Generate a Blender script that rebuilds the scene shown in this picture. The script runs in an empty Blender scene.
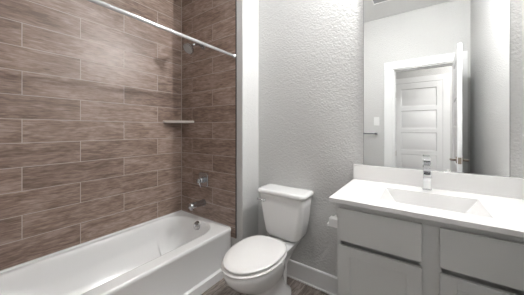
import bpy, bmesh, math
from mathutils import Vector, Matrix
PI = math.pi
C = bpy.context.scene.collection
S = bpy.context.scene

# ---------------------------------------------------------------- camera
EYE = 1.25
cam = bpy.data.cameras.new('camera'); co = bpy.data.objects.new('camera', cam); C.objects.link(co)
co.location = (0, 0, EYE)
co.rotation_euler = (PI / 2, 0, 0.6145)
cam.sensor_fit = 'HORIZONTAL'; cam.sensor_width = 36
cam.lens = 36 * 223.65 / 524
cam.shift_y = -(147.5 - 129.6) / 524
cam.clip_start = 0.01; cam.clip_end = 50
S.camera = co

# ---------------------------------------------------------------- world, exposure
w = bpy.data.worlds.new('world'); S.world = w; w.use_nodes = True
bg = w.node_tree.nodes['Background']; bg.inputs[0].default_value = (.9, .95, 1, 1); bg.inputs[1].default_value = 0.3
S.view_settings.view_transform = 'Standard'; S.view_settings.look = 'None'
S.view_settings.gamma = 1; S.view_settings.use_curve_mapping = False
S.view_settings.exposure = 2.3
VANITY_LAMP = 490.0      # emission strength of each frosted shade
HALL_FILL = 20.0  # strength of the soft fill added in the hall
ROOM_FILL = 5.4  # strength of the fill added overhead to lift cabinet fronts and whites

# ---------------------------------------------------------------- room sizes (metres; camera stands at x=0, y=0)
XL = -2.087      # tiled long wall
XR = 0.47        # wall right of the vanity
YB = 1.70        # wall with toilet and mirror
YF = 1.462       # faucet wall of the tub alcove
XA = -1.241      # outer face of the alcove wall
YD = -0.06       # door wall, room side
RIM_Z = EYE - .869
YH = -0.18       # door wall, hall side
ZC = 2.77        # ceiling
COURSE = 0.1545; TILEW = 0.606; LINE0 = EYE - 0.0867

# ---------------------------------------------------------------- materials
def mat(name, col, rough=.5, metal=0, spec=.5, coat=0, bump=None, emit=None, es=0):
    m = bpy.data.materials.new(name); m.use_nodes = True
    nt = m.node_tree; b = nt.nodes['Principled BSDF']
    b.inputs['Base Color'].default_value = (*col, 1)
    b.inputs['Roughness'].default_value = rough; b.inputs['Metallic'].default_value = metal
    b.inputs['Specular IOR Level'].default_value = spec; b.inputs['Coat Weight'].default_value = coat
    if emit: b.inputs['Emission Color'].default_value = (*emit, 1); b.inputs['Emission Strength'].default_value = es
    if bump:
        scale, dist, strength = bump
        tc = nt.nodes.new('ShaderNodeTexCoord'); n = nt.nodes.new('ShaderNodeTexNoise')
        n.inputs['Scale'].default_value = scale; n.inputs['Detail'].default_value = 3
        bp = nt.nodes.new('ShaderNodeBump'); bp.inputs['Distance'].default_value = dist; bp.inputs['Strength'].default_value = strength
        nt.links.new(tc.outputs['Object'], n.inputs['Vector']); nt.links.new(n.outputs['Fac'], bp.inputs['Height'])
        nt.links.new(bp.outputs['Normal'], b.inputs['Normal'])
    return m

def wood_tile(name, axis, u0, v0, wid, row, c_dark, c_mid, c_light, grout, mortar, rough, grain=1.0, vaxis='Z'):
    m = bpy.data.materials.new(name); m.use_nodes = True
    nt = m.node_tree; N = nt.nodes.new; Lk = nt.links.new; b = nt.nodes['Principled BSDF']
    tc = N('ShaderNodeTexCoord'); sp = N('ShaderNodeSeparateXYZ'); Lk(tc.outputs['Object'], sp.inputs[0])
    def math_(op, a, bb):
        n = N('ShaderNodeMath'); n.operation = op
        for i, v in enumerate((a, bb)):
            if isinstance(v, (int, float)): n.inputs[i].default_value = v
            else: Lk(v, n.inputs[i])
        return n.outputs[0]
    u = math_('SUBTRACT', sp.outputs[axis], u0); v = math_('SUBTRACT', sp.outputs[vaxis], v0)
    cb = N('ShaderNodeCombineXYZ'); Lk(u, cb.inputs[0]); Lk(v, cb.inputs[1])
    br = N('ShaderNodeTexBrick'); Lk(cb.outputs[0], br.inputs['Vector'])
    br.offset = .5; br.offset_frequency = 2; br.squash = 1
    for k, val in (('Scale', 1), ('Mortar Size', mortar), ('Mortar Smooth', .3), ('Bias', 0), ('Brick Width', wid), ('Row Height', row)):
        br.inputs[k].default_value = val
    br.inputs['Color1'].default_value = (0, 0, 0, 1); br.inputs['Color2'].default_value = (1, 1, 1, 1); br.inputs['Mortar'].default_value = (.5, .5, .5, 1)
    rnd = N('ShaderNodeSeparateColor'); Lk(br.outputs['Color'], rnd.inputs[0]); r = rnd.outputs[0]
    # grain coordinates: stretched along the plank, shifted from tile to tile
    gx = math_('ADD', math_('MULTIPLY', u, 2.6), math_('MULTIPLY', r, 37.0))
    gy = math_('ADD', math_('MULTIPLY', v, 11.0), math_('MULTIPLY', r, 91.0))
    gc = N('ShaderNodeCombineXYZ'); Lk(gx, gc.inputs[0]); Lk(gy, gc.inputs[1])
    n1 = N('ShaderNodeTexNoise'); Lk(gc.outputs[0], n1.inputs['Vector'])
    n1.inputs['Scale'].default_value = 1.5; n1.inputs['Detail'].default_value = 8; n1.inputs['Roughness'].default_value = .66; n1.inputs['Distortion'].default_value = .9
    n2 = N('ShaderNodeTexNoise'); 
    gx2 = math_('ADD', math_('MULTIPLY', u, 9.0), math_('MULTIPLY', r, 17.0)); gy2 = math_('MULTIPLY', v, 150.0)
    g2 = N('ShaderNodeCombineXYZ'); Lk(gx2, g2.inputs[0]); Lk(gy2, g2.inputs[1]); Lk(g2.outputs[0], n2.inputs['Vector'])
    n2.inputs['Scale'].default_value = 1; n2.inputs['Detail'].default_value = 3; n2.inputs['Distortion'].default_value = .6
    g = math_('ADD', math_('MULTIPLY', n1.outputs['Fac'], .66), math_('MULTIPLY', n2.outputs['Fac'], .34))
    n3 = N('ShaderNodeTexNoise'); Lk(gc.outputs[0], n3.inputs['Vector']); n3.inputs['Scale'].default_value = 7; n3.inputs['Detail'].default_value = 4
    g = math_('ADD', g, math_('MULTIPLY', math_('SUBTRACT', n3.outputs['Fac'], .5), .34))
    g = math_('ADD', math_('MULTIPLY', math_('SUBTRACT', g, .5), grain), .5)
    g = math_('ADD', g, math_('MULTIPLY', math_('SUBTRACT', r, .5), .09))
    cr = N('ShaderNodeValToRGB'); Lk(g, cr.inputs[0])
    e = cr.color_ramp.elements; e[0].position = .36; e[0].color = (*c_dark, 1); e[1].position = .64; e[1].color = (*c_light, 1)
    x = e.new(.5); x.color = (*c_mid, 1)
    mx = N('ShaderNodeMix'); mx.data_type = 'RGBA'; Lk(br.outputs['Fac'], mx.inputs[0]); Lk(cr.outputs[0], mx.inputs[6]); mx.inputs[7].default_value = (*grout, 1)
    Lk(mx.outputs[2], b.inputs['Base Color'])
    rr = math_('ADD', rough, math_('MULTIPLY', br.outputs['Fac'], .4)); Lk(rr, b.inputs['Roughness'])
    h = math_('SUBTRACT', math_('MULTIPLY', g, .25), br.outputs['Fac'])
    bp = N('ShaderNodeBump'); bp.inputs['Distance'].default_value = .0015; bp.inputs['Strength'].default_value = .5
    Lk(h, bp.inputs['Height']); Lk(bp.outputs['Normal'], b.inputs['Normal'])
    return m

V0 = LINE0 - 21 * COURSE
TD, TM, TL = (.175,.119,.094), (.300,.215,.175), (.455,.352,.300)
GROUT = (.57, .51, .46)
m_tile_long = wood_tile('wood_tile_long', 'Y', 0.2849, V0, TILEW, COURSE, TD, TM, TL, GROUT, .0022, .36)
m_tile_end = wood_tile('wood_tile_end', 'X', -1.606, V0, TILEW, COURSE, TD, TM, TL, GROUT, .0022, .36)
m_floor = wood_tile('floor_plank', 'Y', .1, -9.03, 1.2, .18, (.10, .078, .066), (.19, .155, .135), (.31, .27, .245), (.10, .085, .075), .0015, .4, 1.3, 'X')
m_wall = mat('wall_paint', (.60, .597, .588), .75, bump=(85, .008, .7))
m_ceil = mat('ceiling_paint', (.72, .72, .71), .85, bump=(70, .004, .5))
m_trim = mat('white_trim', (.82, .82, .82), .38)
m_acryl = mat('tub_enamel', (.88, .88, .875), .2, coat=.15)
m_ceramic = mat('toilet_ceramic', (.87, .87, .865), .12, coat=.4)
m_seat = mat('toilet_seat', (.86, .845, .83), .25)
m_cab = mat('grey_cabinet_paint', (.66, .665, .655), .38)
m_cabin = mat('cabinet_shadow_line', (.30, .295, .285), .6)
m_quartz = mat('white_countertop', (.84, .83, .82), .22, coat=.2)
m_chrome = mat('chrome', (.80, .81, .82), .09, metal=1)
m_nickel = mat('satin_nickel', (.34, .29, .24), .28, metal=1)
m_fit = mat('tub_fitting_chrome', (.50, .51, .53), .16, metal=1)
m_rod = mat('bright_rod', (.90, .90, .90), .2, metal=.6)
m_mirror = mat('mirror_silver', (.93, .94, .935), .0, metal=1)
m_medge = mat('mirror_edge', (.30, .32, .32), .2, metal=.6)
m_edge = mat('tile_edge_trim', (.10, .095, .09), .4, metal=.5)
m_shelf = mat('shelf_stone', (.60, .56, .51), .35)
m_plastic = mat('white_plastic', (.82, .82, .81), .35)
m_dark = mat('dark_rubber', (.03, .03, .03), .6)
m_bulb = mat('frosted_lit_glass', (.9, .9, .9), .4, emit=(.985, .99, .985), es=VANITY_LAMP)
m_hallfill = mat('hall_fill_glow', (.9, .9, .9), .4, emit=(1, .98, .96), es=HALL_FILL)  # glow of the added hall fill
m_roomfill = mat('room_fill_glow', (.9, .9, .9), .4, emit=(.98, .99, 1), es=ROOM_FILL)  # glow of the added bathroom fill

def caulk_mat(): return m_trim

# ---------------------------------------------------------------- helpers
def tag(o, label=None, cat=None, group=None, kind=None):
    for k, v in (('label', label), ('category', cat), ('group', group), ('kind', kind)):
        if v: o[k] = v
    return o

def empty(name, loc=(0, 0, 0), rz=0):
    o = bpy.data.objects.new(name, None); C.objects.link(o); o.location = loc; o.rotation_euler = (0, 0, rz); o.empty_display_size = .1
    return o

def obj(name, bm, m, parent=None, smooth=False, bevel=0, seg=2, subsurf=0, autos=None):
    bmesh.ops.recalc_face_normals(bm, faces=bm.faces)
    me = bpy.data.meshes.new(name); bm.to_mesh(me); bm.free()
    for mm in (m if isinstance(m, (list, tuple)) else [m]): me.materials.append(mm)
    o = bpy.data.objects.new(name, me); C.objects.link(o)
    if parent is not None: o.parent = parent
    if smooth:
        for p in me.polygons: p.use_smooth = True
    if bevel:
        md = o.modifiers.new('bevel', 'BEVEL'); md.width = bevel; md.segments = seg; md.limit_method = 'ANGLE'; md.angle_limit = math.radians(40)
        if smooth is False:
            for p in me.polygons: p.use_smooth = True
            md.harden_normals = True
    if subsurf:
        md = o.modifiers.new('sub', 'SUBSURF'); md.levels = subsurf; md.render_levels = subsurf
    return o

def struct(name, bm, m, parent=None, **k):
    o = obj(name, bm, m, parent, **k)
    if parent is None: o['kind'] = 'structure'
    return o

def box(bm, x0, x1, y0, y1, z0, z1, mi=0):
    vs = [bm.verts.new((x, y, z)) for x in (x0, x1) for y in (y0, y1) for z in (z0, z1)]
    for f in ((0, 1, 3, 2), (4, 6, 7, 5), (0, 4, 5, 1), (2, 3, 7, 6), (0, 2, 6, 4), (1, 5, 7, 3)):
        bm.faces.new([vs[i] for i in f]).material_index = mi
    return bm

def B(*a): return box(bmesh.new(), *a)

def rings(bm, rs, cap0=True, cap1=True, closed=True):
    """loft a list of rings (each a list of 3D points)"""
    vs = [[bm.verts.new(p) for p in r] for r in rs]
    n = len(rs[0])
    for a, b in zip(vs, vs[1:]):
        for i in range(n if closed else n - 1):
            j = (i + 1) % n
            bm.faces.new((a[i], a[j], b[j], b[i]))
    if cap0: bm.faces.new(vs[0])
    if cap1: bm.faces.new(vs[-1])
    return bm

def tube(bm, pts, r, n=20, caps=True):
    pts = [Vector(p) for p in pts]; rr = r if isinstance(r, (list, tuple)) else [r] * len(pts)
    R = []; up = None
    for i, p in enumerate(pts):
        t = (pts[min(i + 1, len(pts) - 1)] - pts[max(i - 1, 0)]).normalized()
        if up is None:
            up = Vector((0, 0, 1)) if abs(t.z) < .9 else Vector((1, 0, 0))
        s = t.cross(up).normalized(); up = s.cross(t).normalized()
        R.append([p + (s * math.cos(2 * PI * k / n) + up * math.sin(2 * PI * k / n)) * rr[i] for k in range(n)])
    return rings(bm, R, caps, caps)

def rrect(cx, cy, hx, hy, r, z, n=6):
    r = min(r, hx * .999, hy * .999); out = []
    for q, (sx, sy) in enumerate(((1, 1), (-1, 1), (-1, -1), (1, -1))):
        for k in range(n + 1):
            a = PI / 2 * (q + k / n)
            out.append((cx + sx * (hx - r) + r * math.cos(a), cy + sy * (hy - r) + r * math.sin(a), z))
    return out

# ---------------------------------------------------------------- room shell
HY = -1.20    # far wall of the hall
struct('floor', B(XL - .1, 2.2, HY - .1, YB + .1, -.1, 0), m_floor)
struct('ceiling', B(XL - .1, 2.2, HY - .1, YB + .1, ZC, ZC + .1), m_ceil)
struct('wall_left', B(XL - .12, XL, YD, YB + .1, 0, ZC), m_tile_long)
struct('wall_back', B(XA, XR + .12, YB, YB + .1, 0, ZC), m_wall)
struct('wall_alcove', B(XL, XA, YF + .008, YB + .1, 0, ZC), m_wall)
struct('wall_tile_end', B(XL, -1.315, YF, YF + .008, 0.30, ZC), m_tile_end)
struct('wall_tile_foot', B(XL, -1.315, YD, YD + .007, RIM_Z + .012, ZC), m_tile_end)
struct('trim_tile_edge', B(-1.315, -1.309, YF - .001, YF + .008, 0.30, ZC), m_edge)
struct('wall_right', B(XR, XR + .12, YD, YB, 0, ZC), m_wall)
struct('trim_tile_corner', B(XL, XL + .0035, YF - .0035, YF, .35, ZC), mat('corner_grout', GROUT, .7))
# door wall with its opening
OX0, OX1, OZ = -.294, .345, EYE + .80
bm = bmesh.new(); box(bm, XL, OX0, YH, YD, 0, ZC); box(bm, OX1, XR + .12, YH, YD, 0, ZC); box(bm, OX0, OX1, YH, YD, OZ, ZC)
struct('wall_front', bm, m_wall)
struct('wall_hall_back', B(-1.6, 2.2, HY - .1, HY, 0, ZC), m_wall)
struct('wall_hall_left', B(-1.7, -1.6, HY - .1, YH, 0, ZC), m_wall)
struct('wall_hall_right', B(2.1, 2.2, HY, YH, 0, ZC), m_wall)
struct('wall_hall_front', B(XR + .12, 2.1, YH, YD, 0, ZC), m_wall)

def baseboard(name, x0, x1, y0, y1, h=.143, t=.014, side='y-'):
    bm = bmesh.new()
    if side == 'y-': prof = [(y1, 0), (y1, h), (y1 - t * .55, h), (y1 - t, h - .008), (y1 - t, 0.012), (y1 - t - .006, 0.010), (y1 - t - .006, 0)]; pts = lambda x: [(x, a, b) for a, b in prof]; rings(bm, [pts(x0), pts(x1)])
    elif side == 'y+': prof = [(y0, 0), (y0, h), (y0 + t * .55, h), (y0 + t, h - .008), (y0 + t, 0)]; pts = lambda x: [(x, a, b) for a, b in prof]; rings(bm, [pts(x0), pts(x1)])
    elif side == 'x+': prof = [(x0, 0), (x0, h), (x0 + t * .55, h), (x0 + t, h - .008), (x0 + t, 0)]; pts = lambda y: [(a, y, b) for a, b in prof]; rings(bm, [pts(y0), pts(y1)])
    elif side == 'x-': prof = [(x1, 0), (x1, h), (x1 - t * .55, h), (x1 - t, h - .008), (x1 - t, 0)]; pts = lambda y: [(a, y, b) for a, b in prof]; rings(bm, [pts(y0), pts(y1)])
    return struct(name, bm, m_trim)
baseboard('baseboard_back', XA + .014, -.345, 0, YB)
baseboard('baseboard_alcove', XA, 0, YF + .008, YB, side='x+')
baseboard('baseboard_alcove_face', -1.309, XA + .014, 0, YF + .008)
baseboard('baseboard_right', 0, XR, YD + .014, 1.18, side='x-')
baseboard('baseboard_front', -1.28, OX0 - .10, YD, 0, side='y+')
baseboard('baseboard_hall', -1.6, -.46, HY, 0, side='y+')
baseboard('baseboard_hall_right', .43, 2.1, HY, 0, side='y+')

# door casings (room side, hall side, jamb)
def casing(name, x0, x1, ztop, y, dy, w=.10, t=.018, jamb=None):
    bm = bmesh.new(); a, b = sorted((y, y + dy * t))
    box(bm, x0 - w, x0, a, b, 0, ztop); box(bm, x1, x1 + w, a, b, 0, ztop); box(bm, x0 - w, x1 + w, a, b, ztop, ztop + w)
    if jamb:
        j0, j1 = jamb
        box(bm, x0, x0 + .014, j0, j1, 0, ztop); box(bm, x1 - .014, x1, j0, j1, 0, ztop); box(bm, x0 + .014, x1 - .014, j0, j1, ztop - .014, ztop)
        # stop
        box(bm, x0 + .014, x0 + .026, j0 + .02, j1 - .042, 0, ztop - .014); box(bm, x1 - .026, x1 - .014, j0 + .02, j1 - .042, 0, ztop - .014)
        box(bm, x0 + .026, x1 - .026, j0 + .02, j1 - .042, ztop - .026, ztop - .014)
    return struct(name, bm, m_trim, bevel=.002)
casing('trim_1', OX0, OX1, OZ, YD, 1, jamb=(YH, YD))
casing('trim_2', OX0, OX1, OZ, YH, -1)

def panel_leaf(bm, W, H, T, nrow, stile=.09, rail=.085, top=.10, bottom=.15, rec=.010, mold=.012):
    """a panelled leaf in local x 0..W, y -T/2..T/2, z 0..H"""
    box(bm, 0, stile, -T/2, T/2, 0, H); box(bm, W - stile, W, -T/2, T/2, 0, H)
    box(bm, stile, W - stile, -T/2, T/2, 0, bottom); box(bm, stile, W - stile, -T/2, T/2, H - top, H)
    ph = (H - top - bottom - rail * (nrow - 1)) / nrow
    for i in range(nrow):
        z0 = bottom + i * (ph + rail)
        if i: box(bm, stile, W - stile, -T/2, T/2, z0 - rail, z0)
        z1 = z0 + ph
        for s in (-1, 1):
            r = [[(stile, s*T/2, z0), (W - stile, s*T/2, z0), (W - stile, s*T/2, z1), (stile, s*T/2, z1)]]
            def ins(d, y): return [(stile + d, s*y, z0 + d), (W - stile - d, s*y, z0 + d), (W - stile - d, s*y, z1 - d), (stile + d, s*y, z1 - d)]
            r.append(ins(mold * .4, T/2 - rec)); r.append(ins(mold, T/2 - rec))
            if nrow > 1: r.append(ins(mold * 2.4, T/2 - rec * .35))
            rings(bm, r, cap0=False, cap1=True)
    return bm

# entrance door, swung open into the room, seen edge-on in the mirror
HX, HYY = .335, YD + .024
d1 = empty('door_1', (HX, HYY, .01)); d1['kind'] = 'structure'
ang = math.radians(93.0)
d1.rotation_euler = (0, 0, ang)
LW, LH = .72, OZ - .022
obj('door_leaf', panel_leaf(bmesh.new(), LW, LH, .035, 5), m_trim, d1, bevel=.0015)
for s in (-1, 1):
    h = obj('door_handle', tube(bmesh.new(), [(LW - .065, s * .0175, .955), (LW - .065, s * .024, .955)], .031, 28), m_nickel, d1)
    bm = bmesh.new(); tube(bm, [(LW - .065, s * .024, .955), (LW - .065, s * .062, .955)], .010, 16)
    tube(bm, [(LW - .055, s * .058, .955), (LW - .10, s * .060, .955), (LW - .17, s * .056, .952)], [.0095, .009, .0075], 16)
    obj('lever', bm, m_nickel, h, smooth=True)
obj('latch_plate', B(LW, LW + .0015, -.0125, .0125, .925, .985), m_nickel, d1)
for z in (.20, 1.0, 1.80):
    obj('hinge', tube(bmesh.new(), [(-.006, .0, z), (-.006, .0, z + .09)], .006, 12), m_nickel, d1)

# closed five-panel door across the hall
D2a, D2b = -.345, .30
casing('trim_3', D2a, D2b, 2.045, HY, 1, w=.09, t=.02)
d2 = empty('door_2', (D2a + .003, HY + .004, .01)); d2['kind'] = 'structure'
o = obj('door_leaf', panel_leaf(bmesh.new(), D2b - D2a - .006, 2.03, .006 * 2 + .012, 5, stile=.075, rail=.072, rec=.008), m_trim, d2, bevel=.0015); o.location.y = .014 - .003
tube_b = tube(bmesh.new(), [(.55, .02, .95), (.55, .055, .95), (.55, .075, .95)], [.010, .010, .026], 20)
tube_b.free()
for z in (.22, .78, 1.80): obj('hinge', tube(bmesh.new(), [(-.002, .03, z), (-.002, .03, z + .09)], .006, 12), m_nickel, d2)

# ---------------------------------------------------------------- bathtub
RIM = EYE - .869; TX0, TX1 = XL + .001, -1.374; TY0, TY1 = YD + .002, YF - .001
tub = tag(empty('bathtub', ((TX0 + TX1) / 2, (TY0 + TY1) / 2, 0)), 'white alcove bathtub with a flat apron below the wood-look tiled wall', 'bathtub')
tcx, tcy = tub.location.x, tub.location.y
def sst(a, b, v):
    t = max(0, min(1, (v - a) / (b - a))); return t * t * (3 - 2 * t)
def tub_z(x, y):
    ox0, ox1, oy0, oy1 = TX0 + .050, TX1 - .085, TY0 + .09, TY1 - .065
    cx, cy, hx, hy, r = (ox0 + ox1) / 2, (oy0 + oy1) / 2, (ox1 - ox0) / 2, (oy1 - oy0) / 2, .19
    qx, qy = abs(x - cx) - hx + r, abs(y - cy) - hy + r
    d = -(math.hypot(max(qx, 0), max(qy, 0)) + min(max(qx, qy), 0) - r)
    if d <= 0: return RIM
    def p(v, s_, e=2.2): return 1 - (1 - max(0, min(1, v / s_))) ** e
    far = .25 - .16 * sst(1.10, 1.18, y)      # the far side opens out beside the drain
    return RIM - .325 * p(d, .055, 2) * p(x - ox0 + .01, far, 2.1) * p(ox1 - x + .01, .11) * p(oy1 - y + .01, .11) * p(y - oy0 + .01, .45)
bm = bmesh.new(); NX, NY = 100, 200
g = [[bm.verts.new((TX0 + (TX1 - TX0) * i / NX - tcx, TY0 + (TY1 - TY0) * j / NY - tcy, tub_z(TX0 + (TX1 - TX0) * i / NX, TY0 + (TY1 - TY0) * j / NY))) for j in range(NY + 1)] for i in range(NX + 1)]
for i in range(NX):
    for j in range(NY): bm.faces.new((g[i][j], g[i + 1][j], g[i + 1][j + 1], g[i][j + 1]))
obj('tub_basin', bm, m_acryl, tub, smooth=True)
# apron: rolled top edge, flat panel, recessed foot
bm = bmesh.new(); ax = TX1 - tcx
prof = [(ax, RIM), (ax + .006, RIM - .002), (ax + .010, RIM - .008), (ax + .010, RIM - .03), (ax + .006, RIM - .036), (ax + .006, .085), (ax + .022, .072), (ax + .022, .0), (ax - .03, 0), (ax - .03, RIM - .002)]
rings(bm, [[(a, TY0 - tcy, b) for a, b in prof], [(a, TY1 - tcy, b) for a, b in prof]])
obj('apron', bm, m_acryl, tub, bevel=.003)
# tile-side lip
bm = bmesh.new(); box(bm, TX0 - tcx, TX0 + .014 - tcx, TY0 - tcy, TY1 - tcy, RIM - .001, RIM + .010); box(bm, TX0 + .014 - tcx, ax, TY1 - .012 - tcy, TY1 - tcy, RIM - .001, RIM + .006)
obj('tile_lip', bm, m_acryl, tub, bevel=.003)
# overflow and drain
CXT = -1.73
m_ovf = mat('overflow_chrome', (.5, .5, .5), .15, metal=1)
oy = TY1 - .085; oz = RIM - .040
bm = bmesh.new(); tube(bm, [(CXT - tcx, oy + .03 - tcy, oz - .012), (CXT - tcx, oy - tcy, oz), (CXT - tcx, oy - .008 - tcy, oz + .003)], [.040, .040, .034], 28)
o = obj('overflow_plate', bm, m_ovf, tub, smooth=False, bevel=.002)
bm = bmesh.new(); tube(bm, [(CXT - tcx, oy - .008 - tcy, oz + .003), (CXT - tcx, oy - .022 - tcy, oz + .008)], .010, 16)
obj('overflow_screw', bm, m_chrome, o)
bm = bmesh.new(); tube(bm, [(CXT - tcx, 1.20 - tcy, RIM - .318), (CXT - tcx, 1.20 - tcy, RIM - .309)], [.035, .032], 28)
obj('drain', bm, m_chrome, tub)

# ---------------------------------------------------------------- tub fittings
sp = tag(empty('tub_spout', (CXT, YF, EYE - .713)), 'chrome tub spout on the tiled wall just above the bathtub rim', 'tub spout')
bm = bmesh.new()
pr = [(-.004, 0, .030), (-.012, 0, .031), (-.03, .002, .028), (-.09, .004, .028), (-.13, .004, .028), (-.158, .003, .027), (-.166, .001, .022)]
rings(bm, [[(r * math.cos(2*PI*k/24), y, z + r * math.sin(2*PI*k/24)) for k in range(24)] for y, z, r in pr])
obj('spout_body', bm, m_fit, sp, smooth=True)
obj('spout_outlet', tube(bmesh.new(), [(0, -.142, -.015), (0, -.143, -.033)], [.016, .015], 20), m_fit, sp)
obj('wall_flange', tube(bmesh.new(), [(0, -.0005, 0), (0, -.008, 0)], .034, 28), m_fit, sp)

va = tag(empty('shower_valve', (-1.730, YF, EYE - .490)), 'chrome shower valve with a square wall plate above the tub spout', 'shower valve')
bm = bmesh.new(); R = lambda h, r, y: [(a, y, b) for a, b, _ in rrect(0, 0, h, h, r, 0)]
rings(bm, [R(.066, .02, -.0005), R(.066, .02, -.005), R(.060, .018, -.010)])
obj('wall_plate', bm, m_fit, va)
obj('valve_collar', tube(bmesh.new(), [(0, -.010, 0), (0, -.040, 0), (0, -.052, 0)], [.030, .027, .022], 24), m_fit, va)
bm = bmesh.new(); tube(bm, [(0, -.052, 0), (0, -.075, 0)], [.019, .020], 20)
tube(bm, [(0, -.066, .004), (.014, -.062, -.028), (.034, -.060, -.058)], [.011, .008, .0065], 14)
obj('valve_handle', bm, m_fit, va, smooth=True)

sh = tag(empty('shower_fixture', (-1.735, YF, EYE + .815)), 'round chrome shower head on a short bent arm, high on the tiled end wall', 'shower head')
obj('arm_flange', tube(bmesh.new(), [(0, -.0005, 0), (0, -.006, 0), (0, -.014, 0)], [.030, .028, .014], 24), m_fit, sh)
obj('shower_arm', tube(bmesh.new(), [(0, -.004, 0), (0, -.06, .002), (0, -.10, -.008), (0, -.135, -.032)], .0105, 16), m_fit, sh, smooth=True)
bm = bmesh.new(); ax_ = Vector((0, -.72, -.69)).normalized(); p0 = Vector((0, -.130, -.028))
tube(bm, [p0, p0 + ax_ * .012, p0 + ax_ * .026, p0 + ax_ * .05, p0 + ax_ * .062, p0 + ax_ * .070, p0 + ax_ * .072], [.014, .018, .020, .050, .056, .056, .050], 32)
hd = obj('spray_head', bm, m_fit, sh, smooth=False, bevel=.0015)
obj('nozzle_face', tube(bmesh.new(), [p0 + ax_ * .072, p0 + ax_ * .074], .046, 32), mat('nozzle_grey', (.45, .45, .45), .45), hd)

rd = tag(empty('shower_curtain_rod', (-1.33, (YF + YD + .008) / 2, EYE + .645)), 'straight shining shower curtain rod running above the tub along its open side', 'curtain rod')
hl = (YF - YD - .008) / 2
obj('rod', tube(bmesh.new(), [(0, -hl + .005, 0), (0, hl - .005, 0)], .0125, 24), m_rod, rd, smooth=True)
for s in (-1, 1):
    obj('rod_flange', tube(bmesh.new(), [(0, s * (hl - .0005), 0), (0, s * (hl - .006), 0), (0, s * (hl - .016), 0)], [.020, .018, .0145], 28), m_rod, rd)

# corner shelf
cs = bmesh.new(); sx, sy, n = .212, .215, 14
pt = [(XL, YF)] + [(XL + sx * math.sin(a) ** 1.5 * 1.0, YF - sy * math.cos(a) ** 1.5) for a in [PI / 2 * k / n for k in range(n + 1)]]
rings(cs, [[(x, y, EYE + .068) for x, y in pt], [(x, y, EYE + .090) for x, y in pt]])
tag(obj('corner_shelf', cs, m_shelf, bevel=.002), 'grey stone corner shelf set into the corner of the tiled walls', 'shelf')

# ---------------------------------------------------------------- toilet
TCX = -.893
toi = tag(empty('toilet', (TCX, YB, 0)), 'white two-piece toilet with closed lid between bathtub and vanity', 'toilet')
def egg(cy, lf, lb, hw, z, pb=2.6, n=56):
    out = []
    for k in range(n):
        a = 2 * PI * k / n; c, s = math.cos(a), math.sin(a)
        if c >= 0: y = -lf * c; x = hw * math.copysign(abs(s) ** (1 if True else 1), s)
        else: y = lb * abs(c) ** (2 / pb); x = hw * math.copysign(abs(s) ** (2 / pb), s)
        out.append((x, cy + y, z))
    return out
YC = 1.20 - YB     # widest line of the bowl, local
bm = bmesh.new()
rings(bm, [egg(YC + .17, .165, .20, .126, 0), egg(YC + .17, .16, .195, .121, .03), egg(YC + .135, .15, .17, .090, .09),
           egg(YC + .11, .16, .17, .094, .17), egg(YC + .06, .20, .19, .122, .24), egg(YC + .02, .235, .21, .155, .30),
           egg(YC, .252, .20, .166, .345), egg(YC, .262, .20, .173, .375), egg(YC, .262, .20, .172, .395), egg(YC, .254, .195, .165, .402)])
bowl = obj('bowl', bm, m_ceramic, toi, smooth=True)
# rear trapway body and deck
bm = bmesh.new()
rings(bm, [rrect(0, -.26, .070, .10, .05, 0), rrect(0, -.26, .064, .10, .05, .10), rrect(0, -.25, .060, .11, .05, .22), rrect(0, -.20, .075, .15, .05, .29), rrect(0, -.175, .108, .165, .04, .345), rrect(0, -.175, .118, .165, .035, .376), rrect(0, -.175, .12, .16, .035, .382)])
obj('rear_deck', bm, m_ceramic, toi, smooth=True)
for s in (-1, 1):
    obj('bolt_cap', tube(bmesh.new(), [(s * .098, YC + .17, .0), (s * .108, YC + .17, .018), (s * .108, YC + .17, .026)], [.017, .014, .006], 16), m_plastic, toi, smooth=True)
# seat and lid
bm = bmesh.new()
rings(bm, [egg(YC, .246, .20, .177, .404), egg(YC, .268, .208, .181, .408), egg(YC, .271, .21, .184, .414), egg(YC, .267, .206, .180, .419), egg(YC, .235, .19, .165, .420)])
obj('seat', bm, m_seat, toi, smooth=True)
bm = bmesh.new()
rings(bm, [egg(YC, .235, .20, .165, .427, 2.9), egg(YC, .258, .216, .175, .431, 2.7), egg(YC, .260, .217, .176, .437, 2.7), egg(YC, .254, .211, .170, .443, 2.7), egg(YC, .22, .185, .15, .448, 2.9), egg(YC, .10, .09, .07, .450, 2.9)])
obj('seat_lid', bm, m_seat, toi, smooth=True)
for s in (-1, 1):
    obj('lid_hinge', tube(bmesh.new(), [(s * .055, YC + .222, .415), (s * .098, YC + .222, .415)], .013, 16), m_seat, toi, smooth=True)
# tank
bm = bmesh.new()
def tk(z, hw, yf, r, yb=-.012): return rrect(0, (yf + yb) / 2, hw, (yb - yf) / 2, r, z, 8)
rings(bm, [tk(.383, .100, -.150, .03), tk(.386, .122, -.168, .04), tk(.396, .141, -.182, .045), tk(.43, .161, -.191, .048), tk(.55, .181, -.196, .042), tk(.66, .193, -.202, .038), tk(.733, .200, -.205, .035)])
tank = obj('tank', bm, m_ceramic, toi, smooth=True)
bm = bmesh.new()
def ld(z, e):
    o = rrect(0, -.112, .214 + e, .106 + e, .04 + e, z, 10)
    return [(x, y - (.014 * (1 - (x / .214) ** 2) if y < -.15 else 0), zz) for x, y, zz in o]
rings(bm, [ld(.733, -.010), ld(.736, -.003), ld(.744, 0), ld(.756, 0), ld(.763, -.004), ld(.767, -.012), ld(.768, -.03)])
obj('tank_lid', bm, m_ceramic, toi, smooth=True)
bm = bmesh.new(); tube(bm, [(-.135, -.204, .68), (-.135, -.222, .68)], .012, 16)
tube(bm, [(-.132, -.224, .68), (-.160, -.226, .682), (-.192, -.224, .686)], [.010, .009, .011], 14)
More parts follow.
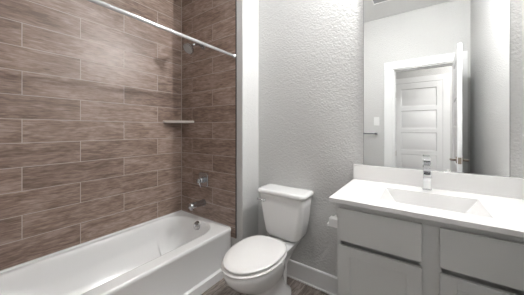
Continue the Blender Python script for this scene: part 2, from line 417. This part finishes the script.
obj('flush_lever', bm, m_chrome, toi, smooth=True)

# ---------------------------------------------------------------- vanity
VF = 1.208; VL = -.360; CT = EYE - .352; CB = CT - .022
van = tag(empty('vanity_cabinet', ((VL + XR) / 2, VF, 0)), 'grey painted vanity cabinet with two drawer fronts above two shaker doors', 'cabinet')
vx, vy = van.location.x, van.location.y
bm = bmesh.new()
box(bm, VL - vx, XR - .001 - vx, .07, YB - .001 - vy, .10, CB - .15); box(bm, VL - vx, VL + .015 - vx, .02, YB - .001 - vy, CB - .15, CB - .001)
box(bm, VL - vx, VL + .015 - vx, .02, .07, .10, CB - .15)
# face frame
zt, zb = CB - .001, .10
box(bm, VL - vx, XR - .001 - vx, 0, .02, zt - .038, zt); box(bm, VL + .018 - vx, XR - .02 - vx, .035, .05, EYE - .63, EYE - .565)
box(bm, VL - vx, XR - .001 - vx, 0, .02, zb, zb + .04)
for a, b in ((VL, VL + .018), (.0, .076), (.41, XR - .001)): box(bm, a - vx, b - vx, 0, .02, zb + .04, zt - .038)

obj('body', bm, m_cab, van, bevel=.001)
obj('toe_kick', B(VL + .01 - vx, XR - .001 - vx, .07, .08, 0, .10), m_cab, van)
for x0, x1 in ((-.347, .008), (.068, .417)):
    o = obj('drawer_front', B(0, x1 - x0, -.018, -.001, 0, .168), m_cab, van, bevel=.0025); o.location = (x0 - vx, 0, EYE - .578)
    H = EYE - .602 - .125
    bm = bmesh.new(); st = .055; T = .018
    panel_leaf(bm, x1 - x0, H, T, 1, stile=st, top=.045, bottom=.055, rec=.007, mold=.004)
    o = obj('cabinet_door', bm, m_cab, van, bevel=.0012); o.location = (x0 - vx, -.0101, .125)

# countertop with sink opening
ct = tag(empty('vanity_countertop', (.04, YB, CB)), 'white countertop with backsplash and moulded rectangular sink on the grey vanity', 'countertop')
L = lambda x, y, z: (x - .04, y - YB, z - CB)
bm = bmesh.new()
X0, X1, Y0, Y1 = -.388, XR - .001, 1.150, YB - .001
sx0, sx1, sy0, sy1 = -.167, .239, 1.262, 1.548
def ring4(a, b, c, d, z): return [L(a, c, z), L(b, c, z), L(b, d, z), L(a, d, z)]
rings(bm, [ring4(sx0, sx1, sy0, sy1, CB), ring4(X0, X1, Y0, Y1, CB), ring4(X0, X1, Y0, Y1, CT), ring4(sx0, sx1, sy0, sy1, CT), ring4(sx0, sx1, sy0, sy1, CB)], False, False)
bmesh.ops.remove_doubles(bm, verts=bm.verts, dist=1e-5)
obj('slab', bm, m_quartz, ct, bevel=.003)
obj('backsplash', box(bmesh.new(), *[v for p in zip(L(X0, YB - .020, CT), L(X1, YB - .001, EYE - .2475)) for v in p]), m_quartz, ct, bevel=.002)
bm = bmesh.new()
bx0, bx1, by0, by1 = sx0 + .080, sx1 - .080, sy0 + .02, sy1 - .012
rings(bm, [ring4(sx0, sx1, sy0, sy1, CT - .003), ring4(sx0 + .004, sx1 - .004, sy0 + .003, sy1 - .003, CT - .012), ring4(bx0, bx1, by0, by1, CT - .125), ring4((bx0 + bx1) / 2 - .03, (bx0 + bx1) / 2 + .03, (by0 + by1) / 2 - .01, (by0 + by1) / 2 + .05, CT - .133)], False, True)
sk = obj('sink_basin', bm, m_quartz, ct, bevel=.004, seg=3)
scx = (bx0 + bx1) / 2 - .04
bm = bmesh.new(); tube(bm, [L(.034, 1.425, CT - .1325), L(.034, 1.425, CT - .127)], [.024, .022], 24)
obj('drain', bm, m_chrome, sk)

# faucet
fa = tag(empty('faucet', (.034, 1.625, CT)), 'chrome single-hole sink faucet with square spout standing on the white countertop', 'faucet')
obj('faucet_base', B(-.024, .024, -.024, .024, 0, .006), m_chrome, fa, bevel=.001)
obj('faucet_body', B(-.019, .019, -.019, .019, .006, .128), m_chrome, fa, bevel=.002)
bm = bmesh.new()
rings(bm, [[(x, y, z) for x, z in ((-.018, a), (.018, a), (.018, b), (-.018, b))] for y, a, b in ((.019, .098, .126), (-.08, .094, .118), (-.135, .090, .108))])
obj('faucet_spout', bm, m_chrome, fa, bevel=.0015)
bm = bmesh.new(); box(bm, -.016, .016, -.016, .016, .128, .145)
rings(bm, [[(x, y, z) for x, z in ((-.019, a), (.019, a), (.019, b), (-.019, b))] for y, a, b in ((.022, .145, .160), (-.03, .150, .164), (-.075, .178, .186))])
obj('faucet_handle', bm, m_chrome, fa, bevel=.0015)

# mirror
mi = tag(empty('wall_mirror', (.03, YB, EYE - .247)), 'frameless wall mirror above the vanity backsplash, showing the doorway', 'mirror')
mw0, mw1, mh = -.324 - .03, .384 - .03, 1.20
bm = bmesh.new(); box(bm, mw0, mw1, -.0058, -.0008, 0, mh)
obj('edge', bm, m_medge, mi)
bm = bmesh.new(); v = [bm.verts.new(p) for p in ((mw0 + .002, -.006, .002), (mw1 - .002, -.006, .002), (mw1 - .002, -.006, mh - .002), (mw0 + .002, -.006, mh - .002))]; bm.faces.new(v)
r = bmesh.ops.extrude_face_region(bm, geom=list(bm.faces)); bmesh.ops.translate(bm, verts=[e for e in r['geom'] if isinstance(e, bmesh.types.BMVert)], vec=(0, -.0004, 0))
obj('mirror_glass', bm, m_mirror, mi)
obj('mirror_clip', B(.095, .115, -.010, -.0062, .0, .012), m_plastic, mi, bevel=.001)

# vanity light above the mirror
vl = tag(empty('vanity_light', (.03, YB, EYE + 1.26)), 'chrome wall light with a single frosted shade on the wall above the mirror', 'light')
obj('back_plate', B(-.07, .07, -.022, -.001, -.03, .03), m_chrome, vl, bevel=.003)
for x in (0,):
    obj('lamp_arm', tube(bmesh.new(), [(x, -.02, .0), (x, -.04, .0), (x, -.058, -.010), (x, -.062, -.03)], .007, 14), m_chrome, vl, smooth=True)
    bm = bmesh.new(); rings(bm, [[(x + r * math.cos(2*PI*k/24), -.062 + r * math.sin(2*PI*k/24), z) for k in range(24)] for z, r in ((-.03, .012), (-.034, .018), (-.042, .022), (-.062, .023), (-.072, .020), (-.076, .012))])
    obj('glass_shade', bm, m_bulb, vl, smooth=True)

# toilet paper holder on the vanity's side
m_tph = mat('pale_polished_metal', (.93, .93, .93), .3, metal=.45)
tp = tag(empty('toilet_paper_holder', (VL, 1.30, EYE - .540)), 'chrome toilet paper holder on the left side of the grey vanity', 'toilet paper holder')
obj('wall_post', B(-.070, .001, -.022, .022, -.018, .030), m_tph, tp, bevel=.002)
obj('holder_arm', B(-.082, -.070, -.022, .14, -.018, -.004), m_tph, tp, bevel=.002)

# ---------------------------------------------------------------- things on the door wall and ceiling, seen in the mirror
tb = tag(empty('towel_bar', (-.80, YD, EYE - .055)), 'chrome towel bar on the grey wall beside the doorway, seen in the mirror', 'towel bar')
for s in (-1, 1): obj('bar_post', B(s * .31 - .014, s * .31 + .014, .0005, .065, -.014, .014), m_fit, tb, bevel=.002)
obj('bar', B(-.31, .31, .048, .064, -.009, .009), m_fit, tb, bevel=.002)
sw = tag(empty('light_switch', (-.488, YD, EYE + .115)), 'white light switch plate on the grey wall above the towel bar', 'light switch')
pl = obj('switch_plate', B(-.035, .035, .0005, .006, -.058, .058), m_plastic, sw, bevel=.002)
obj('rocker', B(-.016, .016, .006, .010, -.032, .032), m_plastic, sw, bevel=.001)
ve = tag(empty('ceiling_vent', (-.32, .53, ZC)), 'white square exhaust vent grille on the ceiling, at the top of the mirror', 'vent')
bm = bmesh.new(); h = .14
for a in ((-h, h, -h, -h + .013), (-h, h, h - .013, h), (-h, -h + .013, -h + .013, h - .013), (h - .013, h, -h + .013, h - .013)): box(bm, *a, -.014, -.0005)
obj('frame', bm, m_plastic, ve, bevel=.002)
bm = bmesh.new()
for k in range(9):
    y = -h + .036 + k * .026; rings(bm, [[(x, y - .007, -.012), (x, y + .004, -.004), (x, y + .006, -.005), (x, y - .005, -.013)] for x in (-h + .013, h - .013)])
obj('louvre', bm, mat('louvre_grey', (.33, .33, .33), .6), ve)
obj('duct_back', B(-h + .02, h - .02, -h + .02, h - .02, -.003, -.0008), mat('duct_dark', (.12, .12, .12), .8), ve)

def fill_light(x, y, r, m, label):  # invented ceiling fixture, out of view, added to brighten the rooms
    t = tag(empty('added_fill_light', (x, y, ZC)), label, 'light')
    obj('trim_ring', tube(bmesh.new(), [(0, 0, -.0005), (0, 0, -.022)], r + .012, 40), m_plastic, t)
    bm = bmesh.new(); rings(bm, [[(q * math.cos(2*PI*k/36), q * math.sin(2*PI*k/36), z) for k in range(36)] for q, z in ((r, -.022), (r * .98, -.04), (r * .8, -.058), (r * .4, -.066))])
    obj('fill_diffuser', bm, m, t, smooth=True)
fill_light(-.75, 1.0, .15, m_roomfill, 'added unseen fill light, round and flush, over the middle of the bathroom')
fill_light(.95, -.68, .17, m_hallfill, 'added unseen fill light, round and flush, in the hall beyond the doorway')
